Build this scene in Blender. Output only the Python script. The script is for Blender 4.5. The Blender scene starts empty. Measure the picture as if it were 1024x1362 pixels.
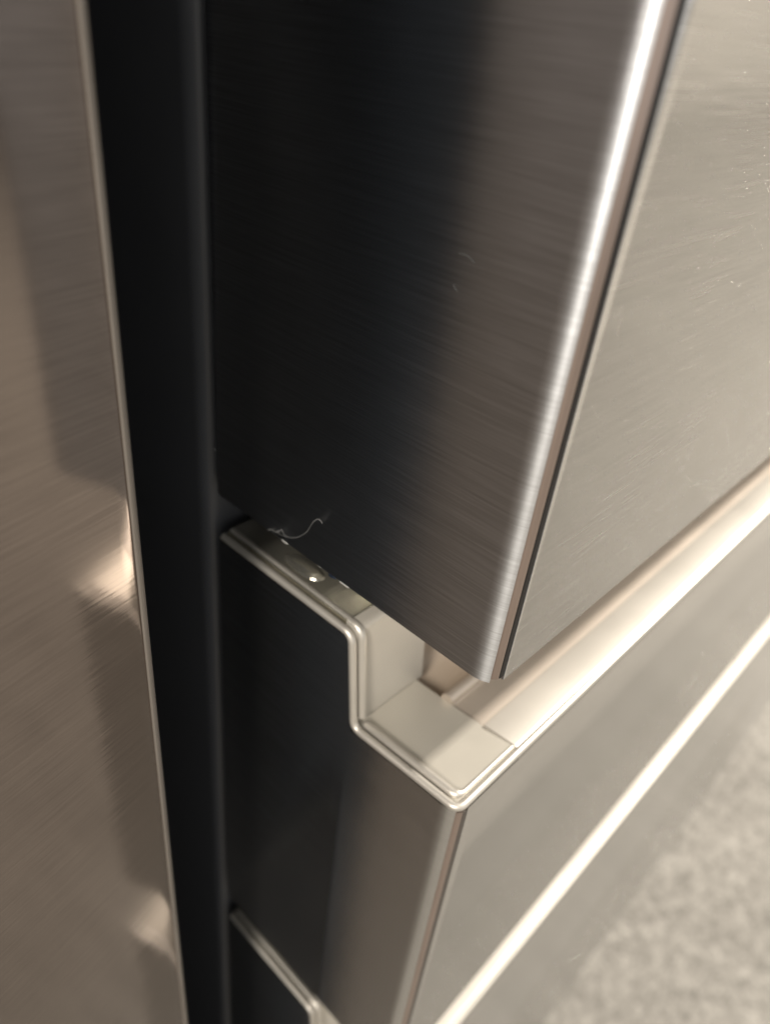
import bpy, bmesh, math, random
from mathutils import Vector, Matrix

random.seed(4)
scene = bpy.context.scene
K = 0.0007            # one drawing unit = 0.7 mm; origin = lower front corner of the upper drawer's handle
ZF = -1000            # floor height in drawing units

# ------------------------------------------------------------------ camera
cam_d = bpy.data.cameras.new('camera')
cam = bpy.data.objects.new('camera', cam_d)
scene.collection.objects.link(cam)
scene.camera = cam
right = Vector((0.68434052, -0.72196796, 0.10217786))
up = Vector((0.3498734, 0.44807161, 0.82269097))
back = Vector((-0.63973953, -0.52725145, 0.55923094))
loc = Vector((-0.109887, -0.053862, 0.170657))
cam.matrix_world = Matrix(((right.x, up.x, back.x, loc.x), (right.y, up.y, back.y, loc.y),
                           (right.z, up.z, back.z, loc.z), (0, 0, 0, 1)))
cam_d.sensor_fit = 'HORIZONTAL'
cam_d.sensor_width = 36
cam_d.lens = 35.43
cam_d.clip_start = 0.005
cam_d.clip_end = 60
cam_d.dof.use_dof = True
cam_d.dof.focus_distance = 0.168
cam_d.dof.aperture_fstop = 12.0

# ------------------------------------------------------------------ light of the showroom
world = bpy.data.worlds.new('World')
scene.world = world
world.use_nodes = True
bg = world.node_tree.nodes['Background']
bg.inputs[0].default_value = (1.0, 0.97, 0.925, 1)
bg.inputs[1].default_value = 0.50


def lamp(name, x, y, z, sx, sy, power, col=(1.0, 0.93, 0.84)):
    d = bpy.data.lights.new(name, 'AREA')
    d.shape = 'RECTANGLE'
    d.size, d.size_y = sx, sy
    d.energy = power
    d.color = col
    o = bpy.data.objects.new(name, d)
    o.location = (x, y, z)
    scene.collection.objects.link(o)
    return o


lamp('ceiling_lamp', 2.1, -0.60, 1.75, 1.2, 0.12, 114)
lamp('ceiling_lamp', -2.4, -0.80, 1.75, 1.2, 0.2, 84)
scene.view_settings.view_transform = 'Standard'
scene.view_settings.look = 'None'
scene.view_settings.exposure = 0.82
scene.view_settings.gamma = 1
scene.render.engine = 'CYCLES'
scene.cycles.max_bounces = 7
scene.cycles.glossy_bounces = 5
scene.cycles.caustics_reflective = False


# ------------------------------------------------------------------ materials
class NT:
    def __init__(self, name):
        self.m = bpy.data.materials.new(name)
        self.m.use_nodes = True
        self.t = self.m.node_tree
        self.p = self.t.nodes['Principled BSDF']

    def n(self, kind, **kw):
        nd = self.t.nodes.new(kind)
        for k, v in kw.items():
            setattr(nd, k, v)
        return nd

    def l(self, a, b):
        self.t.links.new(a, b)

    def ramp(self, src, stops):
        r = self.n('ShaderNodeValToRGB')
        e = r.color_ramp.elements
        while len(e) < len(stops):
            e.new(0.5)
        for i, (pos, c) in enumerate(stops):
            e[i].position = pos
            e[i].color = c if len(c) == 4 else (*c, 1)
        self.l(src, r.inputs[0])
        return r.outputs[0]

    def noise(self, vec, scale, detail=2, rough=0.5):
        x = self.n('ShaderNodeTexNoise')
        x.inputs['Scale'].default_value = scale
        x.inputs['Detail'].default_value = detail
        x.inputs['Roughness'].default_value = rough
        self.l(vec, x.inputs['Vector'])
        return x.outputs[0]

    def mapping(self, vec, scale):
        m = self.n('ShaderNodeMapping')
        m.inputs['Scale'].default_value = scale
        self.l(vec, m.inputs['Vector'])
        return m.outputs[0]

    def math(self, op, a, b):
        m = self.n('ShaderNodeMath', operation=op)
        for i, v in enumerate((a, b)):
            if isinstance(v, (int, float)):
                m.inputs[i].default_value = v
            else:
                self.l(v, m.inputs[i])
        return m.outputs[0]


def brushed(name, col, rough, aniso, streak=1.0, bump=0.10):
    """steel sheet brushed along the horizontal, with hairline streaks and dust specks"""
    b = NT(name)
    tc = b.n('ShaderNodeTexCoord').outputs['Object']
    fine = b.noise(b.mapping(tc, (48, 48, 2500)), 1.0, 3, 0.6)
    long = b.noise(b.mapping(tc, (18, 18, 1100)), 1.0, 2, 0.5)
    mix = b.math('ADD', b.math('MULTIPLY', fine, 0.7), b.math('MULTIPLY', long, 0.3))
    # smudges of handling
    sm = b.noise(tc, 14, 3, 0.55)
    lo = tuple(c * (1 - 0.12 * streak) for c in col)
    hi = tuple(min(1, c * (1 + 0.12 * streak)) for c in col)
    c1 = b.ramp(mix, [(0.34, lo), (0.66, hi)])
    # dust
    vo = b.n('ShaderNodeTexVoronoi')
    vo.inputs['Scale'].default_value = 70
    b.l(tc, vo.inputs['Vector'])
    wn = b.n('ShaderNodeSeparateColor')
    b.l(vo.outputs['Color'], wn.inputs[0])
    dust = b.math('MULTIPLY', b.math('LESS_THAN', vo.outputs['Distance'], 0.02), b.math('GREATER_THAN', wn.outputs[0], 0.92))
    mc = b.n('ShaderNodeMix', data_type='RGBA')
    b.l(dust, mc.inputs[0])
    b.l(c1, mc.inputs[6])
    mc.inputs[7].default_value = (0.75, 0.74, 0.70, 1)
    b.l(mc.outputs[2], b.p.inputs['Base Color'])
    metal = b.math('SUBTRACT', 1.0, dust)
    b.l(metal, b.p.inputs['Metallic'])
    r = b.math('ADD', b.math('MULTIPLY', mix, 0.10), b.math('MULTIPLY', sm, 0.05))
    r = b.math('ADD', r, rough - 0.075)
    b.l(r, b.p.inputs['Roughness'])
    b.p.inputs['Anisotropic'].default_value = aniso
    g = b.n('ShaderNodeNewGeometry')
    cr = b.n('ShaderNodeVectorMath', operation='CROSS_PRODUCT')
    b.l(g.outputs['Normal'], cr.inputs[0])
    cr.inputs[1].default_value = (0, 0, 1)
    b.l(cr.outputs[0], b.p.inputs['Tangent'])
    b.p.inputs['Anisotropic Rotation'].default_value = 0.25
    # hairline relief: the brushing tips the normal up and down a little
    off = b.n('ShaderNodeCombineXYZ')
    b.l(b.math('MULTIPLY', b.math('SUBTRACT', mix, 0.5), bump), off.inputs[2])
    ad = b.n('ShaderNodeVectorMath', operation='ADD')
    b.l(g.outputs['Normal'], ad.inputs[0])
    b.l(off.outputs[0], ad.inputs[1])
    nm = b.n('ShaderNodeVectorMath', operation='NORMALIZE')
    b.l(ad.outputs[0], nm.inputs[0])
    b.l(nm.outputs[0], b.p.inputs['Normal'])
    return b.m


def plain(name, col, rough, metallic=0.0, grain=0.0, gscale=900, coat=0.0):
    b = NT(name)
    tc = b.n('ShaderNodeTexCoord').outputs['Object']
    n1 = b.noise(tc, gscale, 2)
    n2 = b.noise(tc, 30, 3)
    c = b.ramp(n2, [(0.3, tuple(x * 0.93 for x in col)), (0.7, tuple(min(1, x * 1.05) for x in col))])
    b.l(c, b.p.inputs['Base Color'])
    b.p.inputs['Metallic'].default_value = metallic
    b.l(b.math('ADD', b.math('MULTIPLY', n2, 0.10), rough - 0.05), b.p.inputs['Roughness'])
    b.p.inputs['Coat Weight'].default_value = coat
    b.p.inputs['Specular IOR Level'].default_value = 0.5 if col[0] > 0.05 else 0.25
    if grain:
        bp = b.n('ShaderNodeBump')
        bp.inputs['Strength'].default_value = grain
        bp.inputs['Distance'].default_value = 0.0001
        b.l(n1, bp.inputs['Height'])
        b.l(bp.outputs[0], b.p.inputs['Normal'])
    return b.m


STEEL = brushed('brushed_steel', (0.595, 0.605, 0.62), 0.31, 0.90, 1.3, 0.16)
STEEL_D = brushed('brushed_steel_drawer', (0.62, 0.615, 0.605), 0.24, 0.15, 1.0, 0.12)
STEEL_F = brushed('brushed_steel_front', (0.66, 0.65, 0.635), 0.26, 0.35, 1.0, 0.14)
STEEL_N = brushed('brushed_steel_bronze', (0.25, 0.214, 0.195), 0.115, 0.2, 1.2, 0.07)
SILVER = plain('silver_painted_plastic', (0.60, 0.56, 0.49), 0.50, 0.4, 0.15)
GLOSSY = plain('glossy_silver_plastic', (0.62, 0.59, 0.50), 0.12, 0.9)
TRIM = plain('satin_silver_trim', (0.60, 0.565, 0.505), 0.45, 0.7)
ALU = plain('satin_aluminium', (0.62, 0.58, 0.515), 0.42, 0.4, 0.12, 1500)
CABINET = plain('dark_grey_cabinet_paint', (0.062, 0.065, 0.072), 0.42)
CABINET_N = plain('black_cabinet_paint', (0.20, 0.22, 0.25), 0.6)
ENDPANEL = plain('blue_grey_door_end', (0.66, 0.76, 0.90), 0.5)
REFLECT_DARK = plain('painted_dark_reflection', (0.014, 0.012, 0.011), 0.5)  # dark reflection in the door's rounded edge, painted as a strip
REFLECT_BROWN = plain('painted_brown_reflection', (0.075, 0.062, 0.052), 0.5)  # same painted reflection on the drawers, lighter and browner
REFLECT_ROSY = plain('painted_rosy_reflection', (0.40, 0.32, 0.28), 0.32, 0.85)  # pinkish reflection beside the dark one, put into a strip's colour
RECESS = plain('shaded_recess_plastic', (0.56, 0.46, 0.36), 0.5, 0.2)  # brown tone holds the shade of the recess
CHANNEL = plain('shaded_aluminium', (0.56, 0.49, 0.415), 0.45, 0.6)  # aluminium darkened, the door's shadow put into its colour
LEDGE = plain('satin_silver_ledge', (0.64, 0.60, 0.52), 0.40, 0.5, 0.12)
EDGE_TRIM = plain('satin_bronze_edge', (0.25, 0.22, 0.19), 0.55, 0.3)
GASKET = plain('dark_rubber', (0.02, 0.02, 0.02), 0.6)
WHITE = plain('white_plastic', (0.75, 0.75, 0.72), 0.35)
BLUEK = plain('blue_black_metal', (0.03, 0.045, 0.08), 0.25, 0.6)
LINT = plain('grey_lint', (0.13, 0.13, 0.128), 0.95)


def carpet():
    b = NT('mottled_carpet')
    tc = b.n('ShaderNodeTexCoord').outputs['Object']
    n1 = b.noise(tc, 85, 6, 0.75)
    n2 = b.noise(tc, 260, 2, 0.6)
    n3 = b.noise(tc, 7, 3, 0.5)
    s = b.math('ADD', b.math('MULTIPLY', n1, 0.60), b.math('MULTIPLY', n2, 0.28))
    s = b.math('ADD', s, b.math('MULTIPLY', n3, 0.12))
    c = b.ramp(s, [(0.36, (0.10, 0.094, 0.083)), (0.50, (0.205, 0.193, 0.172)), (0.64, (0.335, 0.317, 0.284))])
    b.l(c, b.p.inputs['Base Color'])
    b.p.inputs['Roughness'].default_value = 0.95
    b.p.inputs['Specular IOR Level'].default_value = 0.1
    bp = b.n('ShaderNodeBump')
    bp.inputs['Strength'].default_value = 0.5
    bp.inputs['Distance'].default_value = 0.003
    b.l(s, bp.inputs['Height'])
    b.l(bp.outputs[0], b.p.inputs['Normal'])
    return b.m


CARPET = carpet()


# ------------------------------------------------------------------ mesh helpers (drawing units)
def link(name, bm, mat, parent=None, smooth=True, angle=35, local=False):
    bmesh.ops.remove_doubles(bm, verts=bm.verts, dist=1e-4)
    bmesh.ops.recalc_face_normals(bm, faces=bm.faces)
    for v in bm.verts:
        v.co *= K
    me = bpy.data.meshes.new(name)
    bm.to_mesh(me)
    bm.free()
    me.materials.append(mat)
    if smooth:
        for p in me.polygons:
            w = min((me.vertices[a].co - me.vertices[b].co).length for a, b in p.edge_keys)
            p.use_smooth = w < 4 * K          # broad flat sheets keep their own normal
        me.set_sharp_from_angle(angle=math.radians(angle))
    o = bpy.data.objects.new(name, me)
    scene.collection.objects.link(o)
    if parent is not None:
        o.parent = parent
        if not local:
            bpy.context.view_layer.update()
            o.matrix_parent_inverse = parent.matrix_world.inverted()
    return o


def prism(bm, pts, axis, a, b):
    """closed outline extruded along an axis; outline is given in the other two axes in order"""
    def mk(p, t):
        if axis == 'x':
            return (t, p[0], p[1])
        if axis == 'z':
            return (p[0], p[1], t)
        return (p[0], t, p[1])
    A = [bm.verts.new(mk(p, a)) for p in pts]
    B = [bm.verts.new(mk(p, b)) for p in pts]
    n = len(pts)
    for i in range(n):
        j = (i + 1) % n
        bm.faces.new((A[i], A[j], B[j], B[i]))
    bm.faces.new(A)
    bm.faces.new(list(reversed(B)))


def box(bm, x0, x1, y0, y1, z0, z1, bev=0, seg=3):
    vs = [bm.verts.new((x, y, z)) for x in (x0, x1) for y in (y0, y1) for z in (z0, z1)]
    fs = [(0, 1, 3, 2), (4, 6, 7, 5), (0, 4, 5, 1), (2, 3, 7, 6), (0, 2, 6, 4), (1, 5, 7, 3)]
    faces = [bm.faces.new([vs[i] for i in f]) for f in fs]
    if bev:
        es = {e for f in faces for e in f.edges}
        bmesh.ops.bevel(bm, geom=list(es), offset=bev, segments=seg, profile=0.5, affect='EDGES')


def arc(cx, cy, r, a0, a1, n):
    return [(cx + r * math.cos(math.radians(a0 + (a1 - a0) * i / n)),
             cy + r * math.sin(math.radians(a0 + (a1 - a0) * i / n))) for i in range(n + 1)]


def rounded(path, rads, n=6):
    """round the inner corners of an open 3-D or 2-D polyline"""
    out = [Vector(path[0])]
    for i in range(1, len(path) - 1):
        p, a, b = Vector(path[i]), Vector(path[i - 1]), Vector(path[i + 1])
        r = rads[i - 1] if isinstance(rads, (list, tuple)) else rads
        u, v = (a - p).normalized(), (b - p).normalized()
        s, e = p + u * r, p + v * r
        for k in range(n + 1):
            t = k / n
            out.append(s * (1 - t) ** 2 + p * 2 * t * (1 - t) + e * t * t)
    out.append(Vector(path[-1]))
    return out


def tube(bm, path, r, n=12, caps=True, rs=None):
    path = [Vector(p) for p in path]
    rings = []
    prev = None
    for i, p in enumerate(path):
        t = ((path[min(i + 1, len(path) - 1)] - p).normalized() + (p - path[max(i - 1, 0)]).normalized()).normalized()
        if prev is None:
            ref = Vector((0, 0, 1)) if abs(t.z) < 0.9 else Vector((1, 0, 0))
            nn = t.cross(ref).normalized()
        else:
            nn = (prev - t * prev.dot(t)).normalized()
        prev = nn
        bn = t.cross(nn)
        rr = rs[i] if rs else r
        rings.append([bm.verts.new(p + (nn * math.cos(2 * math.pi * k / n) + bn * math.sin(2 * math.pi * k / n)) * rr) for k in range(n)])
    for a, b in zip(rings, rings[1:]):
        for k in range(n):
            bm.faces.new((a[k], a[(k + 1) % n], b[(k + 1) % n], b[k]))
    if caps:
        bm.faces.new(rings[0])
        bm.faces.new(list(reversed(rings[-1])))


def thicken(line, d):
    """outline of an open 2-D polyline thickened on its lower/back side"""
    off = []
    for i, p in enumerate(line):
        p = Vector(p)
        t = (Vector(line[min(i + 1, len(line) - 1)]) - Vector(line[max(i - 1, 0)])).normalized()
        off.append(p + Vector((-t.y, t.x)) * d)
    return [tuple(p) for p in line] + [tuple(p) for p in reversed(off)]


def empty(name, loc, rot=(0, 0, 0)):
    o = bpy.data.objects.new(name, None)
    o.empty_display_size = 0.05
    o.location = loc
    o.rotation_euler = rot
    scene.collection.objects.link(o)
    return o


def tag(o, label, cat):
    o['label'] = label
    o['category'] = cat


# ------------------------------------------------------------------ setting
bm = bmesh.new()
S = 9000
vs = [bm.verts.new((x, y, ZF)) for x, y in ((-S, -S), (S, -S), (S, S), (-S, S))]
bm.faces.new(vs)
floor = link('floor', bm, CARPET, smooth=False)
floor['kind'] = 'structure'

# ------------------------------------------------------------------ the refrigerator
W = 1330
TOP = 1150
fridge = empty('refrigerator', (W * K / 2, 0.3, ZF * K))
tag(fridge, 'brushed dark steel refrigerator with an upper door above handled drawers', 'refrigerator')
bpy.context.view_layer.update()

# horizontal section of a door or drawer front: left side, rounded edge, groove for the painted reflection bands, front sheet
EDGE = [(13.5 - 13.5 * math.cos(math.radians(a)), 9.0 - 13.5 * math.sin(math.radians(a))) for a in range(0, 32, 3)]   # the rounded left edge
GX0 = EDGE[-1][0]
EDGE += [(GX0 + 0.2, EDGE[-1][1] + 0.1), (GX0 + 0.25, 3.6), (6.3, 3.6), (6.35, 0.15), (6.5, 0.0), (12.0, 0.0)]
EDGE = [(0, 20), (0, 13), (0, 10)] + EDGE
SEC = [(0, 143), (0, 138)] + EDGE + [(W, 0), (W, 143)]


def steel_block(name, zb, zt, parent, bevel=2.8):
    bm = bmesh.new()
    prism(bm, SEC, 'z', zb, zt)
    low = [e for e in bm.edges if all(abs(v.co.z - zb) < 1e-5 for v in e.verts)]
    bmesh.ops.bevel(bm, geom=low, offset=bevel, segments=3, profile=0.5, affect='EDGES', clamp_overlap=True)
    o = link(name, bm, STEEL, parent, angle=40)
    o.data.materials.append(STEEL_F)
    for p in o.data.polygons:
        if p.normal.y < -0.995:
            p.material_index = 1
    return o


def reflection_bands(zb, zt, parent, mat):  # inlaid strips that paint the dark and rosy edge reflections
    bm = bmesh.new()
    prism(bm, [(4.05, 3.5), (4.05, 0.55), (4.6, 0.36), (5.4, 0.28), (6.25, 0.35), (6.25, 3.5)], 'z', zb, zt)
    link('dark_reflection_band', bm, mat, parent, angle=50)
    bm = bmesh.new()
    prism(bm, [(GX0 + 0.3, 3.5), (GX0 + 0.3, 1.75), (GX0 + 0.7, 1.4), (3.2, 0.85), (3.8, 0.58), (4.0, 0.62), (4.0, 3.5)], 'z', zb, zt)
    link('rosy_reflection_band', bm, REFLECT_ROSY, parent, angle=50)


DB = 66.5
door = steel_block('door', DB, TOP, fridge)
reflection_bands(DB + 1.8, TOP - 1, door, REFLECT_DARK)

# little hinge pieces under the door
bm = bmesh.new()
box(bm, 14, 36, 98, 126, DB - 3.2, DB - 0.1, 1.0, 2)
link('hinge_cover', bm, WHITE, door)
bm = bmesh.new()
tube(bm, [(4.4, 76, DB - 0.2), (4.4, 76, DB - 3.0)], 3.0, 14)
link('hinge_screw', bm, BLUEK, door)
for x0, x1, y0, y1, h in ((1.0, 6, 100, 104, 2.2), (1.2, 6, 80.5, 83.5, 2.0), (1.2, 7, 66, 71.5, 2.4)):
    bm = bmesh.new()
    box(bm, x0, x1, y0, y1, DB - h, DB - 0.1, 0.8, 2)
    link('hinge_pad', bm, WHITE, door)


def drawer(dz, zb):
    """dz: height of the low handle edge, zb: bottom of the drawer front"""
    # steel skin: full section up to just under the handle, plus the raised rear part of the side
    zt, zu = dz - 2.5, dz + 42.8
    bm = bmesh.new()
    pts = [(0, 143), (0, 64.5), (0, 56)] + EDGE + [(W, 0), (W, 143)]
    lo = [bm.verts.new((x, y, zb)) for x, y in pts]
    mid = [bm.verts.new((x, y, dz - 1.6 - 2.4 * min(1, y / 56) if x < W else zt)) for x, y in pts]
    n = len(pts)
    for i in range(n):
        j = (i + 1) % n
        bm.faces.new((lo[i], lo[j], mid[j], mid[i]))
    bm.faces.new(lo)
    u0 = bm.verts.new((0, 143, zu))
    u1 = bm.verts.new((0, 63.0, zu))
    bm.faces.new((mid[0], mid[1], mid[2], u1, u0))
    u2 = bm.verts.new((W, 143, zu))
    u3 = bm.verts.new((W, 63.0, zu))
    bm.faces.new((u0, u1, u3, u2))
    low = [e for e in bm.edges if all(abs(v.co.z - zb) < 1e-5 for v in e.verts)]
    bmesh.ops.bevel(bm, geom=low, offset=1.4, segments=3, profile=0.5, affect='EDGES', clamp_overlap=True)
    dr = link('drawer', bm, STEEL_D, fridge, angle=40)
    reflection_bands(zb + 1.8, zt - 0.1, dr, REFLECT_BROWN)

    def Z(path):
        return [(x, y, z + dz) for x, y, z in path]
    # outer trim: up the side profile, round the corner and along the whole front
    bm = bmesh.new()
    path = Z([(1.5, 142, 44.2), (1.5, 62.2, 44.2), (1.5, 56.2, -2.9), (1.5, 1.7, -0.2), (W, 1.7, -0.2)])
    tube(bm, rounded(path, [4.5, 4.5, 4.0], 8), 1.7, 14)
    link('trim', bm, TRIM, dr, angle=80)
    # inner trim of the end cap
    bm = bmesh.new()
    path = Z([(5.4, 141, 45.2), (5.4, 60.9, 45.2), (5.4, 55.7, 1.2)])
    tube(bm, rounded(path, [4.6], 8), 1.9, 14)
    a = rounded(Z([(5.5, 52.8, -2.0), (5.5, 4.9, 0.3), (40.5, 4.7, 0.3)]), [4.0], 8)
    rs = [1.9] * (len(a) // 2 + 1)
    rs += [1.9 - 1.1 * min(1, (i + 1) / 5) for i in range(len(a) - len(rs))]
    # rounded start
    st = a[0]
    dirv = (a[0] - a[1]).normalized()
    pre = [st + dirv * 1.9 * math.sin(math.radians(t)) for t in (88, 60, 30)]
    tube(bm, pre + a, 1, 14, True, [1.9 * math.cos(math.radians(t)) for t in (88, 60, 30)] + rs)
    link('inner_trim', bm, TRIM, dr, angle=80)
    # end cap of the handle: upper ledge, wall, low ledge
    top_line = [(142, 46.6), (80, 46.6), (67.5, 46.6)]
    bm = bmesh.new()
    prism(bm, [(y, z + dz) for y, z in thicken(top_line, 2.2)], 'x', 3.3, 45.5)
    link('end_cap_top', bm, GLOSSY, dr, angle=30)
    # glossy dome added to make the highlight on the upper ledge
    bm = bmesh.new()
    bmesh.ops.create_uvsphere(bm, u_segments=24, v_segments=12, radius=1.0,
                              matrix=Matrix.Translation((12.5, 102.0, dz + 45.9)) @ Matrix.Diagonal((5.0, 11.5, 2.9, 1)))
    link('ledge_highlight_dome', bm, GLOSSY, dr, angle=80)
    wall_line = [tuple(p) for p in rounded([(67.2, 46.3), (61.6, 45.6), (57.0, -4.4)], [2.6], 6)]
    bm = bmesh.new()
    prism(bm, [(y, z + dz) for y, z in thicken(wall_line, 2.2)], 'x', 3.3, 45.5)
    link('end_cap_wall', bm, SILVER, dr, angle=30)
    low_line = [tuple(p) for p in rounded([(56.8, -4.0), (27, -2.4), (3.5, 0.4)], [8], 6)]
    bm = bmesh.new()
    prism(bm, [(y, z + dz) for y, z in thicken(low_line, 2.4)], 'x', 3.3, 41.4)
    link('end_cap_ledge', bm, LEDGE, dr, angle=30)
    # aluminium profile of the handle
    prof = [(1.0, -1.2), (3.2, 0.4), (4.6, 0.6), (18.8, -0.2), (19.5, -0.6), (19.8, -1.4), (19.8, -6.5), (1.0, -5)]
    bm = bmesh.new()
    prism(bm, [(y, z + dz) for y, z in prof], 'x', 41.5, W)
    link('handle_profile', bm, ALU, dr, angle=30)
    prof = [(19.95, -3.4), (20.8, -3.9), (24.0, -3.9), (36.2, -4.4)] + arc(39.4, -2.6, 3.1, 205, -30, 10) + [(42.2, -7.5), (39.5, -8.5), (19.95, -7.5)]
    bm = bmesh.new()
    prism(bm, [(y, z + dz) for y, z in prof], 'x', 41.5, W)
    link('handle_channel', bm, CHANNEL, dr, angle=30)
    # recess behind the grip
    rec = [(42.6, -4.6), (44.0, -8.5), (47, -11.5), (52, -13), (60, -13), (65, -11), (68.3, -6), (69.5, 0), (69.5, 40), (68, 43.6), (142, 45.6), (142, 43.0),
           (72, 41), (72, -16), (42.6, -16)]
    bm = bmesh.new()
    prism(bm, [(y, z + dz) for y, z in rec], 'x', 41.6, W)
    link('handle_recess', bm, RECESS, dr, angle=40)
    return dr


drawer(0, -243)
drawer(-313, -905)

# dark cabinet behind
bm = bmesh.new()
sec = [(-1.0, 158)] + arc(6.0, 156, 7.0, 180, 270, 8) + [(W, 149), (W, 960), (-1.0, 960)]
prism(bm, sec, 'z', ZF + 18, TOP)
cab = link('cabinet', bm, CABINET, fridge)
bm = bmesh.new()
box(bm, 14, W - 12, 143.3, 148.8, DB + 12, TOP - 12)
link('gasket', bm, GASKET, cab, smooth=False)
bm = bmesh.new()
box(bm, 10, W - 10, 60, 140, ZF + 4, -915, 2, 2)
link('kick_plate', bm, CABINET, fridge)
bm = bmesh.new()
tube(bm, [(70, 240, ZF + 0.2), (70, 240, ZF + 20)], 24, 20)
link('foot', bm, GASKET, fridge)

# ------------------------------------------------------------------ the neighbouring refrigerator
A = math.radians(11.3)
ex, ey = -64.5, 89.0
nb = empty('refrigerator', (ex * K, ey * K, ZF * K), (math.radians(-0.05), 0, A))
tag(nb, 'bronze toned brushed steel refrigerator front at the far left, mirroring the drawers', 'refrigerator')
NW, NT_ = 980, 90
# local: x to the left is negative, y into the appliance, z from the floor
r = 5.0
sec = [(-NW, 0)] + [(-9, 0), (-r, 0.15)] + arc(-r, r + 0.15, r, -90, 0, 8)[1:] + [(0, NT_), (-NW, NT_)]
bm = bmesh.new()
prism(bm, sec, 'z', 70, 2150)
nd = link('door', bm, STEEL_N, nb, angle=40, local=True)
bm = bmesh.new()
prism(bm, [(-3.9, 0.55), (-3.6, -0.35), (-2.6, -0.45), (-1.4, 0.1), (-0.7, 1.6), (-1.6, 2.2), (-3.0, 1.6)], 'z', 72, 2148)
link('edge_trim', bm, EDGE_TRIM, nd, angle=60, local=True)
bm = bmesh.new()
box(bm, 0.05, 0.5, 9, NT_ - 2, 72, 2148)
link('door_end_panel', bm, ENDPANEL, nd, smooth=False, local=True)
bm = bmesh.new()
prism(bm, [(-NW + 4, NT_ + 6), (-8, NT_ + 6), (-4, NT_ + 10), (-4, 900), (-NW + 4, 900)], 'z', 20, 2150)
nc = link('cabinet', bm, CABINET_N, nb, local=True)
bm = bmesh.new()
box(bm, -NW + 20, -14, NT_ + 0.3, NT_ + 5.8, 82, 2140)
link('gasket', bm, GASKET, nc, smooth=False, local=True)
bm = bmesh.new()
box(bm, -NW + 12, -12, 40, 86, 3, 66, 2, 2)
link('kick_plate', bm, CABINET, nb, local=True)

# ------------------------------------------------------------------ added panel keeping rear light out of the gap
bm = bmesh.new()
box(bm, -108, -1.3, 262, 272, ZF + 2, TOP - 5)
fp = link('gap_light_blocker', bm, CABINET, smooth=False)
tag(fp, 'added dark upright panel blocking rear light in the gap between the two steel refrigerators', 'panel')

# ------------------------------------------------------------------ lint caught on the door's lower edge
bm = bmesh.new()
base = [(110.4, 66.6), (107.6, 68.2), (105.5, 68.3), (103.6, 69.6), (102.3, 71.4), (101.6, 71.2), (100.6, 70.0), (99.3, 69.6), (96.4, 70.8),
        (93.0, 73.0), (90.2, 75.8), (87.8, 78.8), (86.2, 82.2), (84.9, 84.8), (83.4, 86.6), (82.0, 87.4), (80.9, 87.2), (80.3, 86.4)]
pth = [Vector((-0.25 - 0.15 * abs(math.sin(i * 0.9)), y, z)) for i, (y, z) in enumerate(base)]
tube(bm, pth, 0.2, 6, True, [0.20 if i < 6 else 0.11 + 0.05 * (i % 2) for i in range(len(pth) - 4)] + [0.22, 0.27, 0.25, 0.15])
for k in range(9):
    c = Vector((-0.3, 104.5 + random.gauss(0, 2.4), 68.7 + random.gauss(0, 0.7)))
    d = Vector((random.uniform(-0.2, 0.05), random.gauss(0, 1.4), random.gauss(0, 0.8)))
    if c.z < 67.2:
        c.z = 67.2
    tube(bm, [c, c + d * 0.6 + Vector((0, 0.3, 0.2)), c + d], 0.10, 5)
lint = link('lint_thread', bm, LINT, angle=80)
tag(lint, 'curled pale lint thread stuck to the lower edge of the dark door side', 'lint')
bm = bmesh.new()
tube(bm, [(-0.6, 144.2, 87.6), (-0.9, 143.4, 88.2), (-0.7, 142.6, 87.4)], 0.3, 6)
sp = link('lint_speck', bm, LINT, angle=80)
tag(sp, 'tiny pale lint speck at the rear edge of the dark door side', 'lint')

for path, lb in (([(38.8, 192.85), (36.93, 193.16), (35.2, 192.88), (33.77, 191.79)], 'short curved pale hair on the middle of the dark door side'),
                 ([(38.96, 185.01), (38.27, 184.04), (37.45, 183.7)], 'tiny pale fibre just below the curved hair on the door side')):
    bm = bmesh.new()
    tube(bm, rounded([(-0.25, y, z) for y, z in path], 0.4, 3), 0.09, 5)
    h = link('lint_speck', bm, LINT, angle=80)
    tag(h, lb, 'lint')
